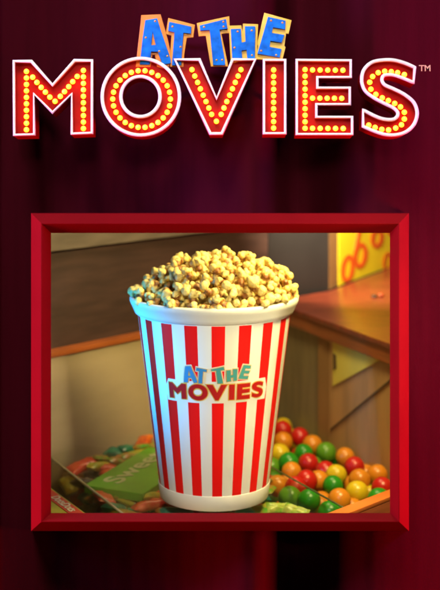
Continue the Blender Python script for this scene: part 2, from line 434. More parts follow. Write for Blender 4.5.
# ------------------------------------------------------------------ popcorn cup
CX = -.0058
H_TOP = .183
def rad(z): return .0533+(.0764-.0533)*z/H_TOP
cup = empty('popcorn_cup', (CX, 0, 0), 'large red and white striped popcorn cup with an At the Movies logo', 'cup')
m = bpy.data.materials.new('cup_stripes'); m.use_nodes = True; nt = m.node_tree; b = nt.nodes['Principled BSDF']
b.inputs['Roughness'].default_value = .42; b.inputs['Specular IOR Level'].default_value = .2
tc = nt.nodes.new('ShaderNodeTexCoord'); sx = nt.nodes.new('ShaderNodeSeparateXYZ'); nt.links.new(tc.outputs['Object'], sx.inputs[0])
def mth(op, a, b_=None):
    n = nt.nodes.new('ShaderNodeMath'); n.operation = op
    for i, q in enumerate((a, b_)):
        if q is None: continue
        if isinstance(q, (int, float)): n.inputs[i].default_value = q
        else: nt.links.new(q, n.inputs[i])
    return n.outputs[0]
ny = mth('MULTIPLY', sx.outputs['Y'], -1.0)
ang = mth('ARCTAN2', sx.outputs['X'], ny)                 # 0 at the front
ang = mth('ADD', ang, -R(3.2)); ang = mth('ADD', ang, R(10+360))
fr_ = mth('FRACT', mth('DIVIDE', ang, R(20)))
dd = mth('ABSOLUTE', mth('SUBTRACT', fr_, .5))
stripe = mth('LESS_THAN', dd, .245)
zlo = mth('GREATER_THAN', sx.outputs['Z'], .0148); zhi = mth('LESS_THAN', sx.outputs['Z'], .1812)
fac = mth('MULTIPLY', mth('MULTIPLY', stripe, zlo), zhi)
mx = nt.nodes.new('ShaderNodeMix'); mx.data_type = 'RGBA'
mx.inputs['A'].default_value = (.66, .65, .58, 1); mx.inputs['B'].default_value = (.72, .008, .006, 1)
nt.links.new(fac, mx.inputs['Factor']); nt.links.new(mx.outputs['Result'], b.inputs['Base Color'])
body = lathe([(rad(0.001), .001), (rad(.03), .03), (rad(.09), .09), (rad(.15), .15), (rad(H_TOP), H_TOP), (.0754, H_TOP), (.0525, .006), (.001, .006)], 160)
body.transform(Matrix.Translation((CX, 0, 0))); link_mesh('body', body, m, cup, 40)
pr = []
lip = [(.0755, .1830), (.0775, .1823), (.0792, .1835), (.0805, .1865), (.0820, .1900), (.0834, .1925), (.0843, .1948), (.0844, .1970), (.0836, .1985), (.0820, .1992), (.0802, .1985), (.0790, .1965), (.0775, .190), (.0755, .1850)]
me = lathe(lip, 160, True); me.transform(Matrix.Translation((CX, 0, 0))); link_mesh('rim', me, M['cup_white'], cup, 50)
bb = [(rad(0)-.001, .0), (rad(0)+.0004, .0), (rad(0)+.0009, .0006), (rad(.014)+.0009, .0140), (rad(.0146)+.0006, .0147), (rad(.0148)-.001, .0147)]
me = lathe(bb, 160, True); me.transform(Matrix.Translation((CX, 0, 0))); link_mesh('base_band', me, M['cup_white'], cup, 40)

def wrap(me, off):
    """(angle, z, h) sheet coordinates -> on the cone"""
    bm = bmesh.new(); bm.from_mesh(me)
    bmesh.ops.triangulate(bm, faces=bm.faces)
    a = -.9
    while a < .9:
        bmesh.ops.bisect_plane(bm, geom=list(bm.verts)+list(bm.edges)+list(bm.faces), plane_co=(a, 0, 0), plane_no=(1, 0, 0)); a += .035
    for v in bm.verts:
        t, z, h = v.co; r = rad(z)+off+h
        v.co = (CX+r*math.sin(t), -r*math.cos(t), z)
    return bm_mesh(bm)
def mv(p):   # marquee pixel -> cup sheet
    x = R(-38.5)+(p[0]-13)/(420-13)*R(38.5+43.6)
    return (x, .1095+(136-p[1])/(136-59)*.0155)
def atv(p):
    x = R(-24.5)+(p[0]-139)/(291-139)*R(24.5+31.5)
    return (x, .1280+(60-p[1])/46*.0165)
def outline_curve(polys, offset, h):
    # scale angle to metres so the offset is even, then back
    k = .069
    q = [[(x*k, z) for x, z in pl] for pl in polys]
    me = curve_mesh(q, extrude=.00006, offset=offset)
    me.transform(Matrix.Diagonal((1/k, 1, 1, 1))); return wrap(me, h)
M['logo_red'] = new_mat('logo_red', (.38, .008, .006), rough=.4)
M['logo_gold'] = new_mat('logo_gold', (.60, .38, .07), rough=.4)
M['logo_blue'] = new_mat('logo_blue', (.035, .20, .36), rough=.4)
M['logo_teal'] = new_mat('logo_teal', (.05, .27, .27), rough=.4)
def joinm(ms):
    bm = bmesh.new()
    for q in ms: bm.from_mesh(q)
    return bm_mesh(bm)
band = [(R(-41), .1068), (R(46.5), .1068), (R(47.5), .1180), (R(45), .1278), (R(-39), .1278), (R(-42), .1200)]
k = .069
me = curve_mesh([[(x, z) for x, z in band]], extrude=.00006); me = wrap(me, .00018)
ms = [me]+[outline_curve([[atv(p) for p in ATPX[q][0]]], .0011, .00022+.00003*i) for i, q in enumerate(ATPX)]
link_mesh('logo_patch', joinm(ms), M['cup_white'], cup)
gold = []; red = []; blue = []; teal = []
def cens(poly): return [mv(p) for p in poly]
for i, ch in enumerate('MOVIES'):
    pl = [cens(q) for q in LET[ch]]
    gold.append(outline_curve([pl[0]], .00095, .00045+.00002*i))
    if ch == 'O':
        red.append(outline_curve(pl, .0001, .00075))
    else: red.append(outline_curve(pl, .0001, .00075))
for i, (q, (ff, hh)) in enumerate(ATPX.items()):
    gold.append(outline_curve([[atv(p) for p in ff]], .00055, .00060+.00003*i))
    pl = [[atv(p) for p in ff]]+([[atv(p) for p in hh]] if hh else [])
    (blue if q in ('A', 'T1') else teal).append(outline_curve(pl, .0, .00090))
link_mesh('logo_outline', joinm(gold), M['logo_gold'], cup)
link_mesh('logo_lettering', joinm(red), M['logo_red'], cup)
link_mesh('logo_lettering', joinm(blue), M['logo_blue'], cup)
link_mesh('logo_lettering', joinm(teal), M['logo_teal'], cup)
# O centre of the logo shows the white card again
pl = [mv(p) for p in circ(140.5, 96.6, 15.5, 12.5)]
link_mesh('logo_patch', outline_curve([pl], 0, .00085), M['cup_white'], cup)

# ------------------------------------------------------------------ popcorn
pm_ = bpy.data.materials.new('popcorn'); pm_.use_nodes = True; nt = pm_.node_tree; b = nt.nodes['Principled BSDF']
b.inputs['Roughness'].default_value = .45; b.inputs['Subsurface Weight'].default_value = .0
tc = nt.nodes.new('ShaderNodeTexCoord')
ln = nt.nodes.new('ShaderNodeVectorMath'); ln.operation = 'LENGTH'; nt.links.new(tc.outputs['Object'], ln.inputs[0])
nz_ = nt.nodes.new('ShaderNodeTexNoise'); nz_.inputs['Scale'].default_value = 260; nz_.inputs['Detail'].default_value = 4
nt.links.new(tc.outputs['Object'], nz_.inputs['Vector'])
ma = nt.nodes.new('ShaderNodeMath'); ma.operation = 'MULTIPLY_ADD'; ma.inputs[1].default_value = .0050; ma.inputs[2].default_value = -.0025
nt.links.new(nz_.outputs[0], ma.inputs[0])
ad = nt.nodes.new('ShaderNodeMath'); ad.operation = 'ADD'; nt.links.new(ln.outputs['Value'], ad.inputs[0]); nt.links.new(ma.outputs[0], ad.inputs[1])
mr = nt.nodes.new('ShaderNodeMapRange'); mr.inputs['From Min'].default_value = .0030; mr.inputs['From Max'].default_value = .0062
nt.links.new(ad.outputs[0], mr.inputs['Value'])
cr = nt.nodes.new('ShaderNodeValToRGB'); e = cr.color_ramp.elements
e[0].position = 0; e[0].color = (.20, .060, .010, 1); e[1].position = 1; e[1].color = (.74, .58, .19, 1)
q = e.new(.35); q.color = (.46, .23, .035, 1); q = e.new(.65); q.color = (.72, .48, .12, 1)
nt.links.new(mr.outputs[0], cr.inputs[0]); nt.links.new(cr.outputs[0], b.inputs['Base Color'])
n3 = nt.nodes.new('ShaderNodeTexNoise'); n3.inputs['Scale'].default_value = 700; nt.links.new(tc.outputs['Object'], n3.inputs['Vector'])
bp = nt.nodes.new('ShaderNodeBump'); bp.inputs['Strength'].default_value = .25; bp.inputs['Distance'].default_value = .0008
nt.links.new(n3.outputs[0], bp.inputs['Height']); nt.links.new(bp.outputs[0], b.inputs['Normal'])

def kernel_mesh(seed):
    rn = random.Random(seed); bm = bmesh.new()
    n = rn.choice([2, 3, 3, 4, 4]); pts = []
    tries = 0
    while len(pts) < n and tries < 200:
        tries += 1
        v = Vector((rn.gauss(0, 1), rn.gauss(0, 1), rn.gauss(0, .8))).normalized()
        if all((v-u).length > .95 for u in pts): pts.append(v)
    for v in pts:
        r = rn.uniform(.0030, .0049); c = v*rn.uniform(.0042, .0066)
        bmesh.ops.create_icosphere(bm, subdivisions=2, radius=r, matrix=Matrix.Translation(c) @ Matrix.Rotation(rn.random()*3, 4, 'X') @ Matrix.Diagonal((1, rn.uniform(.82, 1.1), rn.uniform(.8, 1), 1)))
        # a side bud
        if rn.random() < .7:
            s = (v+Vector((rn.gauss(0, .6), rn.gauss(0, .6), rn.gauss(0, .6)))).normalized()
            bmesh.ops.create_icosphere(bm, subdivisions=2, radius=r*.62, matrix=Matrix.Translation(c+s*r*.75))
    bmesh.ops.create_icosphere(bm, subdivisions=2, radius=.0034)
    me = bm_mesh(bm); o = bpy.data.objects.new('tmp', me); COL.objects.link(o)
    md = o.modifiers.new('r', 'REMESH'); md.mode = 'VOXEL'; md.voxel_size = .00062
    bpy.context.view_layer.update()
    out = bpy.data.meshes.new_from_object(o.evaluated_get(bpy.context.evaluated_depsgraph_get()))
    bpy.data.objects.remove(o)
    for v in out.vertices:
        d = mnoise.noise(v.co*260+Vector((seed, 0, 0)))*.0007+mnoise.noise(v.co*600)*.0003
        v.co += v.normal*d
    for p in out.polygons: p.use_smooth = True
    out.materials.clear(); out.materials.append(pm_); return out
KER = [kernel_mesh(11+i) for i in range(20)]
def dome(x, y):
    r = math.hypot(x-.005, y)/.0875
    return .1925+.0430*max(0, 1-r**2.7)+.0014*mnoise.noise(Vector((x*70, y*70, 4)))
rn = random.Random(5)
placed = []
def throw(n, mind, rmax, drop, tries=9000):
    got = []
    for _ in range(tries):
        if len(got) >= n: break
        a = rn.random()*2*PI; r = rmax*math.sqrt(rn.random())
        x, y = r*math.cos(a), r*math.sin(a)
        p = Vector((x, y, dome(x, y)-drop+rn.uniform(-.002, .002)))
        if all((p-q).length > mind for q in placed): placed.append(p); got.append(p)
    return got
rimk = []
for k in range(40):
    a = 2*PI*k/40+rn.uniform(-.04, .04); q_ = Vector((.0768*math.cos(a), .0768*math.sin(a), .2010+rn.uniform(-.0015, .002))); placed.append(q_); rimk.append(q_)
surf = rimk+throw(160, .0122, .0755, .0)
und = throw(80, .0114, .070, .0105)
lp = 'plump piece of buttered popcorn heaped in the striped cup'
tops = [Vector((.004, -.004, .2385)), Vector((-.006, .008, .237)), Vector((.015, -.012, .236))]
for i, p in enumerate(tops+surf+und):
    o = bpy.data.objects.new('popcorn', KER[i % len(KER)]); COL.objects.link(o)
    o.location = (CX+p.x, p.y, p.z); o.rotation_euler = (rn.random()*6.28, rn.random()*6.28, rn.random()*6.28)
    s = rn.choice((.86, .96, 1.06, 1.16, 1.26))*rn.uniform(.95, 1.05); o.scale = (s, s, s)
    tag(o, lp, 'popcorn', 'popcorn heaped in the striped cup')
# what fills the cup underneath, one mass
bm = bmesh.new()
for i in range(170):
    a = rn.random()*2*PI; r = .068*math.sqrt(rn.random()); x, y = r*math.cos(a), r*math.sin(a)
    z = dome(x, y)-.021-rn.random()*.012
    k0 = len(bm.verts); bm.from_mesh(KER[i % len(KER)]); bm.verts.ensure_lookup_table()
    mt = Matrix.Translation((CX+x, y, z)) @ Matrix.Rotation(rn.random()*6, 4, 'X') @ Matrix.Rotation(rn.random()*6, 4, 'Z') @ Matrix.Scale(1.15, 4)
    bmesh.ops.transform(bm, matrix=mt, verts=bm.verts[k0:])
me = bpy.data.meshes.new('m'); bm.to_mesh(me); bm.free()
for p in me.polygons: p.use_smooth = True
o = link_mesh('popcorn_fill', me, M['logo_gold']); me.materials.clear(); me.materials.append(pm_)
tag(o, 'packed popcorn filling the cup below the top pieces', 'popcorn', kind='stuff'); recenter(o)

# ------------------------------------------------------------------ display case behind
def L_at(t): return (-.189+.105*t, .15+.124*t)
A = L_at(-1.75); C = L_at(2.517)                          # corner C
dv = Vector((.118, -.292)); Bn = (C[0]+dv.x*1.95, C[1]+dv.y*1.95)
ZC = .112
def lerp2(a, b, t): return (a[0]+(b[0]-a[0])*t, a[1]+(b[1]-a[1])*t)
o = recenter(link_mesh('bin_floor', slab([(-.45, -.145, -.075), (.45, -.145, -.075), (.45, 1.0, -.075), (-.45, 1.0, -.075)], (0, 0, -.01)), M['floor'])); tag(o, kind='structure')
# left wall of the bin with its wooden cap
lw = empty('bin_side_panel', (*lerp2(A, C, .5), -.074), 'plain tan panel closing the candy bin on the left, capped with orange wood', 'panel')
link_mesh('panel', wallslab(A, C, -.074, ZC-.0062, .010), M['tan'], lw)
def shift(a, b, s):
    d = Vector((b[0]-a[0], b[1]-a[1])).normalized(); n = Vector((-d.y, d.x))
    if n.y < 0: n = -n
    return (a[0]+n.x*s, a[1]+n.y*s), (b[0]+n.x*s, b[1]+n.y*s)
a2, c2 = shift(A, C, -.004); c2 = lerp2(a2, c2, .985)
link_mesh('wooden_cap', wallslab(a2, c2, ZC-.006, ZC, .018), M['wood_edge'], lw)
# dark backboard above
a3, c3 = shift(A, C, .012)
o = recenter(link_mesh('backboard', wallslab(a3, c3, -.074, .222, .008), M['backboard'])); tag(o, 'dark brown backboard rising behind the orange wooden edge', 'board')
a4, c4 = shift(A, C, .004)
o = recenter(link_mesh('upper_rail', wallslab(a4, c4, .2235, .30, .02), M['rail_grey'])); tag(o, 'greyish brown upper rail along the top of the dark backboard', 'rail')
# far walls beyond the corner
P2 = (.158, .560); P3 = (.166, .577); P4 = (.40, 1.05)
c5 = (c3[0]+.001, c3[1]+.001)
o = recenter(link_mesh('slate_panel', wallslab(c5, P2, -.074, .36, .008), M['darkpanel'])); tag(o, 'dark slate panel between the cup and the brown post', 'panel')
o = recenter(link_mesh('corner_post', wallslab(P2, (.1745, .596), .119, .36, .012), M['post'])); tag(o, 'upright brown post left of the yellow poster', 'post')
pst = empty('poster', (.25, .75, .12), 'yellow poster with orange round lettering standing behind the wooden counter', 'poster')
pa, pb = (.1755, .598), P4
link_mesh('sheet', wallslab(pa, pb, .119, .36, .004, .0003), M['yellow'], pst)
# lettering on the poster plane
pdir = Vector((pb[0]-pa[0], pb[1]-pa[1], 0)).normalized(); pn = Vector((pdir.y, -pdir.x, 0))
def on_poster(px, py, off=.0006):
    c = Vector((0, EY, EZ)); dr = Vector(((px-220)/F, 1, -(py-100)/F)); q = Vector((pa[0], pa[1], 0))+pn*off
    k = (q-c).dot(pn)/dr.dot(pn); return c+dr*k
def ringmesh(cx_, cy_, rx, ry, tilt, wi):
    vs = []; n = 32
    for k in range(n):
        a = 2*PI*k/n
        for f in (1, 1-wi/rx):
            x, y = rx*f*math.cos(a), (ry-(rx*(1-f)))*math.sin(a)
            px, py = cx_+x*math.cos(tilt)-y*math.sin(tilt), cy_+x*math.sin(tilt)+y*math.cos(tilt)
            vs.append(on_poster(px, py)); vs.append(on_poster(px, py, .0014))
    fs = []
    for k in range(n):
        a = 4*k; b_ = 4*((k+1) % n)
        fs += [(a, b_, b_+1, a+1), (a+1, b_+1, b_+3, a+3), (a+3, b_+3, b_+2, a+2)]
    return py_mesh(vs, fs)
for g in ((348, 268.5, 6.8, 14, .12, 4.3), (360.6, 255.5, 7.4, 13, .12, 4.6), (377.5, 238, 6.6, 10.5, .12, 4.4), (388, 262, 5, 10, .12, 3), (392, 224, 6, 12, .12, 3.2)):
    link_mesh('lettering', ringmesh(*g), M['orange_ink'], pst)
st = [on_poster(x, y, .0005) for x, y in ((354, 250), (357.2, 250), (362, 226), (358.5, 226))]
link_mesh('lettering', slab(st, pn*.001), M['orange_ink'], pst)

# wooden counter top on the right
zt = .120
wt = [(C[0]-.004, C[1]+.004), (Bn[0], Bn[1]), (Bn[0]+.35, Bn[1]+.1), (.55, .95), (.30, .835), (.176, .584), (.158, .546)]
cnt = empty('counter_top', (.25, .3, .10), 'reddish brown wooden counter top with rounded front edge at right', 'counter')
n_ = Vector((dv.y, -dv.x)).normalized()   # towards the viewer side (left/front)
if n_.x > 0: n_ = -n_
wt2 = list(wt); wt2[0] = (wt[0][0]+n_.x*.006+.002, wt[0][1]+n_.y*.006-.008); wt2[1] = (wt[1][0]+n_.x*.006, wt[1][1]+n_.y*.006)
link_mesh('top_board', slab([(x, y, zt) for x, y in wt2], (0, 0, -.0065), .0012), M['wood_top'], cnt, 40)
e0 = (wt2[0][0]-n_.x*.003, wt2[0][1]-n_.y*.003-.002); e1 = (wt2[1][0]-n_.x*.003, wt2[1][1]-n_.y*.003)
link_mesh('front_edge', wallslab(e0, e1, .0955, .1133, .012, .0015), M['wood_edge'], cnt, 40)
# knob on the counter
bm = bmesh.new(); bmesh.ops.create_uvsphere(bm, u_segments=16, v_segments=10, radius=.0042)
kb = PZ(381, 297, zt); bmesh.ops.transform(bm, matrix=Matrix.Translation(kb+Vector((0, 0, .0028))) @ Matrix.Diagonal((1.1, 1, .7, 1)), verts=bm.verts)
o = recenter(link_mesh('knob', bm_mesh(bm), new_mat('knob_orange_brown', (.30, .05, .015), rough=.3), None, 180)); tag(o, 'small round orange brown knob lying on the wooden counter', 'knob')
bm = bmesh.new(); bmesh.ops.create_uvsphere(bm, u_segments=12, v_segments=8, radius=.0032)
kb = PZ(374.5, 297.5, zt); bmesh.ops.transform(bm, matrix=Matrix.Translation(kb+Vector((0, 0, .0017))) @ Matrix.Diagonal((1.5, 1, .6, 1)), verts=bm.verts)
o = recenter(link_mesh('knob', bm_mesh(bm), new_mat('knob_dark', (.03, .02, .015), rough=.4), None, 180)); tag(o, 'small dark flat button beside the orange brown knob on the counter', 'knob')

# right wall of the bin, below the counter
def rw(px, off=0):   # point of the right wall plane under a pixel column
    c0 = Vector((C[0], C[1])); d = dv; 
    # x = C.x + s dx ; y = C.y + s dy ; (px-220)/F = x/(y+1.25)
    k = (px-220)/F; s = (k*(c0.y+1.25)-c0.x)/(d.x-k*d.y); q = c0+d*s
    return (q.x+n_.x*off, q.y+n_.y*off)
R1 = rw(319); R2 = rw(329)
o = recenter(link_mesh('olive_panel', wallslab(rw(277), R1, -.074, .0950, .008), M['olive'])); tag(o, 'dim olive panel under the counter beside the cup', 'panel')
o = recenter(link_mesh('bin_post', wallslab(rw(319.3, .002), R2, -.074, .0950, .012), M['post'])); tag(o, 'narrow tan post between the olive panel and the tan board', 'post')
o = recenter(link_mesh('reflection_board', wallslab(rw(329.3), (Bn[0], Bn[1]), -.074, .0950, .008), M['board'])); tag(o, 'orange tan board behind the gumballs, coloured like the counter mirrored in glass', 'board')  # board colour stands for the counter mirrored in the glass wall
wd = Vector((dv.x, dv.y, 0)).normalized(); wn = Vector((n_.x, n_.y, 0))
def on_wall(px, py, off):
    c = Vector((0, EY, EZ)); dr = Vector(((px-220)/F, 1, -(py-100)/F)); q = Vector((C[0], C[1], 0))+wn*off
    k = (q-c).dot(wn)/dr.dot(wn); return c+dr*k
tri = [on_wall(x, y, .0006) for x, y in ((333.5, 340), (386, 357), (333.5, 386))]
o = recenter(link_mesh('poster_reflection', slab(tri, wn*.0012), M['yellow_pale'])); tag(o, 'pale yellow three cornered reflection of the poster, painted under the counter edge', 'reflection')  # poster's reflection in the glass wall, made as a flat yellow shape
tri = [on_wall(x, y, .0021) for x, y in ((333.8, 353), (336.3, 355), (336.6, 368), (334.1, 370))]
o = recenter(link_mesh('reflection_dark_patch', slab(tri, wn*.0012, .0003), M['reflection_dark'])); tag(o, 'dark patch on the left edge of the yellow poster reflection', 'patch')
st = [on_wall(x, y, .0006) for x, y in ((331, 430.6), (331, 428.8), (415, 359.2), (415, 361))]
o = recenter(link_mesh('edge_reflection', slab(st, wn*.0012), M['reflection_dark'])); tag(o, 'thin dark strip painted as the mirrored counter edge, diagonal across the tan board', 'strip')  # mirrored far edge of the counter, laid on as a dark strip

# glass shelf under the cup, its sides and the divider
gl = [(-.215, .192), (-.074, -.089), (.144, -.089), (.048, .112)]
gs = empty('glass_shelf', (0, 0, -.004), 'clear glass shelf carrying the striped cup', 'shelf')
link_mesh('pane', slab([(x, y, -.0002) for x, y in gl], (0, 0, -.0036)), M['glass'], gs)
def rod(a, b_, r, mat, name, parent):
    a = Vector(a); b_ = Vector(b_); d = b_-a; bm = bmesh.new()
    bmesh.ops.create_cone(bm, cap_ends=True, segments=10, radius1=r, radius2=r, depth=d.length)
    bmesh.ops.transform(bm, matrix=Matrix.Translation((a+b_)/2) @ d.to_track_quat('Z', 'Y').to_matrix().to_4x4(), verts=bm.verts)
    return link_mesh(name, bm_mesh(bm), mat, parent, 40)
rod((.1452, -.089, -.002), (.0492, .112, -.002), .0009, M['glass_edge'], 'edge', gs)
M['acr_edge'] = new_mat('acrylic_edge', (.36, .30, .16), rough=.25)
rod((-.2164, .192, -.002), (-.0754, -.089, -.002), .0013, M['acr_edge'], 'edge', gs)
o = recenter(link_mesh('divider', wallslab((-.2175, .192), (-.0765, -.089), -.0745, -.004, .0015, .0002), M['acrylic'])); tag(o, 'smoky clear divider between the yellow box and the wrapped candy', 'divider')
o = recenter(link_mesh('divider', wallslab((.0475, .109), (.1435, -.089), -.0745, -.0042, .0012, .0002), M['glass'])); tag(o, 'clear divider standing among the gumballs right of the cup', 'divider')
# wooden rail, lower right
q0 = PZ(330, 518, .010); q1 = PZ(430, 479, .010)
me = wallslab((q0.x, q0.y), (q1.x, q1.y), -.0745, .0035, .016, .001)
ra = empty('front_rail', (.16, -.04, -.0745), 'orange wooden rail cutting across the lower right corner before the gumballs', 'rail')
link_mesh('rail', me, M['wood_edge'], ra, 40)
me = wallslab((q0.x-.0015, q0.y-.0015), (q1.x-.0015, q1.y-.0015), .004, .0078, .0145, .001)
link_mesh('rail_cap', me, new_mat('rail_cap_orange', (.62, .15, .02), rough=.35, noise=.2, nscale=20), ra, 40)

# ------------------------------------------------------------------ gumballs
GC = {'red': (.46, .010, .006), 'green': (.018, .22, .009), 'lime': (.09, .24, .012), 'yellow': (.60, .42, .010), 'orange': (.60, .20, .010)}
GM = {k: new_mat('gumball_'+k, v, rough=.30, spec=.45, coat=0, noise=.08, nscale=60) for k, v in GC.items()}
bm = bmesh.new(); bmesh.ops.create_uvsphere(bm, u_segments=40, v_segments=24, radius=.0119)
for v in bm.verts: v.co *= 1+.02*mnoise.noise(v.co*70)
gb = bm_mesh(bm); shade(gb, 180)
GB = {}
for k in GC: q = gb.copy(); q.materials.append(GM[k]); GB[k] = q
BALLS = [
 (282.7, 429.7, 'red', 'red gumball at the very back, touching the cup outline'),
 (299.6, 436.9, 'red', 'dark red gumball at the back against the olive panel'),
 (283, 441.7, 'orange', 'orange gumball at the back just right of the cup'),
 (312.5, 445, 'orange', 'orange gumball at the back below the narrow tan post'),
 (279.5, 454, 'yellow', 'yellow gumball partly hidden by the right side of the cup'),
 (303.6, 453.5, 'green', 'dark green gumball behind the upper of two stacked red ones'),
 (326, 452.5, 'lime', 'lime green gumball at the back below the narrow tan post'),
 (308.4, 463.8, 'red', 'bright red gumball in front of the dark green one, upper of two stacked reds'),
 (289, 463, 'green', 'green gumball sunk between the yellow and orange ones beside the cup'),
 (345, 457, 'orange', 'orange gumball at the back against the tan board, right of the lime one'),
 (354.5, 467, 'red', 'red gumball in front of the back orange one near the tan board'),
 (325.6, 471, 'red', 'red gumball squeezed left of the upper yellow one'),
 (291.5, 472, 'orange', 'orange gumball between the cup and the lower stacked red one'),
 (336.3, 475, 'yellow', 'yellow gumball in mid heap above the bright green one'),
 (359.6, 480, 'orange', 'orange gumball just above the front yellow one'),
 (377.3, 475, 'orange', 'orange gumball at the far right against the board'),
 (306.5, 481, 'red', 'shiny red gumball under the glass edge, lower of two stacked reds'),
 (318.5, 481, 'orange', 'small showing orange gumball right of the shiny red one'),
 (277.9, 486, 'orange', 'dull orange gumball under the glass right beside the cup base'),
 (295.6, 487, 'red', 'pinkish red gumball seen through the glass shelf'),
 (333, 486, 'green', 'bright green gumball in mid heap below the upper yellow one'),
 (382, 488, 'red', 'deep red gumball at the right edge behind the frame'),
 (357.2, 492.5, 'yellow', 'big yellow gumball at the front, right of the front orange one'),
 (339.5, 500, 'orange', 'front orange gumball left of the big yellow one'),
 (379, 500, 'green', 'green gumball at the right just behind the wooden rail'),
 (309.2, 500.5, 'green', 'large green gumball under the glass shelf at the front'),
 (290, 498, 'lime', 'dark lime gumball behind the green wrappers beside the cup base'),
 (330, 513, 'green', 'green gumball at the front cut off by the frame edge'),
]
pos = []
def wall_d(px):
    q = rw(px); return q[1]+1.25
for (px, py, c, lab) in BALLS:
    d = 1.60-(py-430)*(.335/80)
    d = min(d, wall_d(px)-.020)
    if py > 476: d = max(d, (EZ+.0165)*F/(py-100)) if px < 330 else d
    pos.append([px, py, d])
for _ in range(60):      # push overlapping balls apart along their sight lines
    for i in range(len(pos)):
        for j in range(i):
            a = PX(*pos[i]); b_ = PX(*pos[j])
            if (a-b_).length < .0222:
                f, g = (i, j) if pos[i][2] < pos[j][2] else (j, i)
                pos[f][2] -= .001; pos[g][2] = min(pos[g][2]+.001, wall_d(pos[g][0])-.014)
cs = []
for (px, py, c, lab), q in zip(BALLS, pos):
    p = PX(*q); cs.append(p)
    o = bpy.data.objects.new('gumball', GB[c]); COL.objects.link(o); o.location = p
    o.rotation_euler = (rn.random()*6, rn.random()*6, 0); s_ = rn.uniform(.95, 1.06); o.scale = (s_, s_, s_*rn.uniform(.96, 1.0)); tag(o, lab, 'gumball', 'gumballs heaped in the bin')
names = list(GC)
k = 0
for _ in range(16000):
    if k >= 85: break
    px = rn.uniform(262, 420); dd_ = rn.uniform(1.16, 1.66)
    if dd_ > wall_d(px)-.016: continue
    x = (px-220)*dd_/F; y = dd_+EY; z = rn.uniform(-.056, -.036)
    p = Vector((x, y, z))
    if x < .035 and y < .1: continue
    # stay clear of the divider and the rail
    u = (Vector((x, y))-Vector((q0.x, q0.y))); ln_ = Vector((q1.x-q0.x, q1.y-q0.y)).normalized(); perp = u.x*(-ln_.y)+u.y*ln_.x
    if perp < .028: continue
    t = Vector((.096, -.198)).normalized(); u = Vector((x-.0475, y-.109)); 
    if abs(u.x*(-t.y)+u.y*t.x) < .0125 and y < .12: continue
    if any((p-q).length < .0215 for q in cs): continue
    cs.append(p); c = names[k % 5]; k += 1
    o = bpy.data.objects.new('gumball', GB[c]); COL.objects.link(o); o.location = p
    tag(o, f'{c if c != "lime" else "lime green"} gumball buried low in the heap under the top layer', 'gumball', f'buried {c} gumballs')

# ------------------------------------------------------------------ candy packets on the left
def crumple_mesh(lx, ly, lz, seed, amp=.0012, n=14):
    """pillow packet with crimped ends"""
    vs = []; fs = []
    def pt(i, j, s):
        u = i/n*2-1; v = j/n*2-1
        pu = (1-abs(u)**3.5)*(1-abs(v)**4)
        z = s*lz/2*max(0, pu)**.6
        w = mnoise.noise(Vector((u*2.2+seed, v*2.2, s*3)))*amp+abs(mnoise.noise(Vector((u*4+seed, v*5, s))))*amp*.8
        pin = 1-.22*(abs(u)**6)*0
        ed = 1 if pu <= 0 else 1
        zig = .0006*math.sin(j*PI) if abs(u) == 1 else 0
        return Vector((u*lx/2+(.0007 if (j % 2 and abs(u) > .99) else 0)*(1 if u > 0 else -1), v*ly/2*(1-.10*(1-abs(u))), z+w*(1 if pu > 0 else .3)))
    top = [[None]*(n+1) for _ in range(n+1)]; bot = [[None]*(n+1) for _ in range(n+1)]
    for i in range(n+1):
        for j in range(n+1):
            vs.append(pt(i, j, 1)); top[i][j] = len(vs)-1
            if 0 < i < n and 0 < j < n: vs.append(pt(i, j, -1)); bot[i][j] = len(vs)-1
            else: bot[i][j] = top[i][j]
    for i in range(n):
        for j in range(n):
            fs.append((top[i][j], top[i+1][j], top[i+1][j+1], top[i][j+1]))
            q = (bot[i][j], bot[i][j+1], bot[i+1][j+1], bot[i+1][j])
            if len(set(q)) == 4 and not all(q[k] in (top[i][j], top[i+1][j], top[i+1][j+1], top[i][j+1]) for k in range(4)): fs.append(q)
    me = py_mesh(vs, fs); shade(me, 50); return me
PC = {'red': (.60, .02, .012), 'orange': (.72, .17, .015), 'green': (.06, .32, .02), 'teal': (.004, .12, .09), 'yellow': (.55, .38, .03), 'dark purple': (.03, .02, .04), 'olive': (.22, .20, .03)}
PC2 = {'red': (.60, .10, .03), 'orange': (.45, .03, .01), 'green': (.45, .12, .02), 'teal': (.02, .20, .10), 'yellow': (.30, .35, .03), 'dark purple': (.12, .10, .05), 'olive': (.45, .12, .02)}
PMt = {k: new_mat('wrapper_'+k.replace(' ', '_'), v, rough=.3, spec=.6, color2=PC2[k], nscale=120) for k, v in PC.items()}
PK = {}
for i, k in enumerate(PC):
    PK[k] = [crumple_mesh(.034, .019, .010, i*7+j) for j in range(2)]
    for q in PK[k]: q.materials.append(PMt[k])
ks = ['green', 'red', 'yellow', 'green', 'olive', 'teal', 'orange', 'olive', 'red', 'green', 'dark purple', 'yellow']
cnt_ = 0; pk = []
def left_d(px):
    k = (px-220)/F; s = (k*1.40+.189)/(.105-k*.124); return L_at(s)[1]+1.25
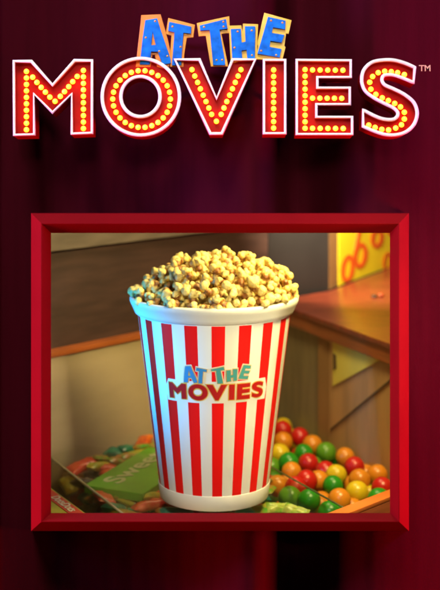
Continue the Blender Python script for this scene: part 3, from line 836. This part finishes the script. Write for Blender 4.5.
# divider side test
t0 = Vector((-.2175, .192)); t1 = Vector((-.0765, -.089)); tdir = (t1-t0).normalized()
def right_of_div(x, y): u = Vector((x, y))-t0; return u.x*(-tdir.y)+u.y*tdir.x
for layer, (z0, num, mind) in enumerate(((-.046, 50, .018), (-.031, 80, .0155), (-.0185, 110, .0148))):
    got = 0
    for _ in range(6000):
        if got >= num: break
        x = rn.uniform(-.30, .05); y = rn.uniform(-.08, .40); px = 220+F*x/(y+1.25)
        if px > 262: continue
        if y+1.25 > left_d(px)-.022: continue
        if right_of_div(x, y) < .016: continue
        rise = max(0, y-.10)*.05
        p = Vector((x, y, z0+rise+rn.uniform(-.003, .002)))
        if any((p-q).length < mind for q in pk): continue
        if z0 > -.03 and y < -.02 and x > -.075: pass
        pk.append(p); got += 1; cnt_ += 1
        k = ks[cnt_*7 % len(ks)] if layer < 2 else rn.choice(ks)
        o = bpy.data.objects.new('candy_packet', PK[k][cnt_ % 2]); COL.objects.link(o); o.location = p
        o.rotation_euler = (rn.uniform(-.35, .35), rn.uniform(-.35, .35), rn.random()*PI)
        tag(o, f'{k} foil candy packet in the heap left of and behind the cup', 'candy packet', f'{k} candy packets')

# green sweets box on top of the heap
zg = -.0045-.0
def tex_box(name, quad, th, mats, label, cat, bevel=.0012):
    pass
zb = -.008
Aq = PZ(84, 485, zb); Bq = PZ(143, 494, zb); Dq = PZ(158, 441, zb)
Cq = Bq+(Dq-Aq)
gx = empty('sweets_box', (Aq+Cq)/2-Vector((0, 0, .014)), 'bright green box with pale word Sweets lying on the candy packets', 'box')
M['box_green'] = new_mat('box_green', (.10, .36, .012), rough=.35, noise=.22, nscale=14)
link_mesh('carton', slab([Aq, Bq, Cq, Dq], (0, 0, -.0085), .0012, 3), M['box_green'], gx, 40)
me = text_mesh('Sweets', .031, extrude=.0002, offset=.0006)
ax = (Dq-Aq).normalized(); 
ay = (Aq-Bq); ay = (ay-ax*ay.dot(ax)).normalized(); az = ax.cross(ay)
L_ = (Dq-Aq).length
cen = Aq+(Dq-Aq)*.47+(Bq-Aq)*.33
mm = Matrix.Identity(4)
for i in range(3): mm[i][0] = ax[i]; mm[i][1] = ay[i]; mm[i][2] = az[i]*(1 if az.z > 0 else -1); mm[i][3] = cen[i]
bb_ = [v.co.x for v in me.vertices]; wtxt = max(bb_)-min(bb_)
me.transform(mm @ Matrix.Translation((0, 0, .0004)) @ Matrix.Diagonal((L_*.74/wtxt, 1.0, 1, 1)))
link_mesh('lettering', me, new_mat('ink_pale_green', (.42, .45, .24), rough=.4), gx)
# small golden print on the green box
gp = curve_mesh([[( .012*math.cos(a*PI/12), .005*math.sin(a*PI/12)+.001*math.sin(a)) for a in range(24)]], extrude=.0002)
mm2 = mm.copy(); cc = Aq+(Dq-Aq)*.42+(Bq-Aq)*.82
for i in range(3): mm2[i][3] = cc[i]
gp.transform(mm2 @ Matrix.Translation((0, 0, .0004))); link_mesh('printed_spot', gp, new_mat('ink_gold', (.28, .30, .02), rough=.4), gx)

# yellow box with a red strip, lower left
zy = .004
u0 = PZ(40, 480, zy); u1 = PZ(95, 520, zy)
ed = (u1-u0).normalized(); inn = Vector((-ed.y, ed.x, 0)); 
if inn.x > 0: inn = -inn
yb = empty('candy_box', u0+(u1-u0)*.5+inn*.02+Vector((0, 0, -.05)), 'yellow candy box with a red lettered strip in the lower left corner', 'box')
quad = [u0-ed*.03, u1+ed*.03, u1+ed*.03+inn*.05, u0-ed*.03+inn*.05]
link_mesh('carton', slab(quad, (0, 0, -.06), .001, 2), new_mat('box_yellow', (.50, .42, .02), rough=.4, color2=(.26, .26, .03), nscale=30), yb, 40)
zz = Vector((0, 0, .0006))
s0 = u0-ed*.028+inn*.0022+zz; s1 = u1+ed*.028+inn*.0022+zz
link_mesh('strip', slab([s0, s1, s1+inn*.0125, s0+inn*.0125], (0, 0, -.001)), new_mat('strip_red', (.50, .035, .02), rough=.4), yb)
me = text_mesh('DotsDots', .0125, extrude=.00015, offset=.0003)
mm = Matrix.Identity(4); vy = -inn
for i in range(3): mm[i][0] = ed[i]; mm[i][1] = vy[i]; mm[i][2] = (0, 0, 1)[i]
c_ = u0+(u1-u0)*.60+inn*.0085+zz
for i in range(3): mm[i][3] = c_[i]
me.transform(mm @ Matrix.Translation((0, 0, .0003))); link_mesh('lettering', me, new_mat('ink_cream', (.62, .52, .38), rough=.4), yb)

# green twisted wrapper tips beside the cup base
M['leaf'] = new_mat('wrapper_tip_green', (.16, .36, .03), rough=.3, color2=(.50, .50, .10), nscale=90)
for i, (px, py, rz, lab) in enumerate(((279, 508, .3, 'crimped green wrapper just right of the cup base'), (296, 511, -.5, 'crimped yellow green wrapper in front of the large green gumball'))):
    me = crumple_mesh(.026, .012, .005, 50+i, .002); me.materials.append(M['leaf'])
    o = bpy.data.objects.new('wrapper', me); COL.objects.link(o); o.location = PZ(px, py, -.0125) if False else PZ(px, py, -.014)
    o.rotation_euler = (.7, .15, rz); tag(o, lab, 'wrapper')
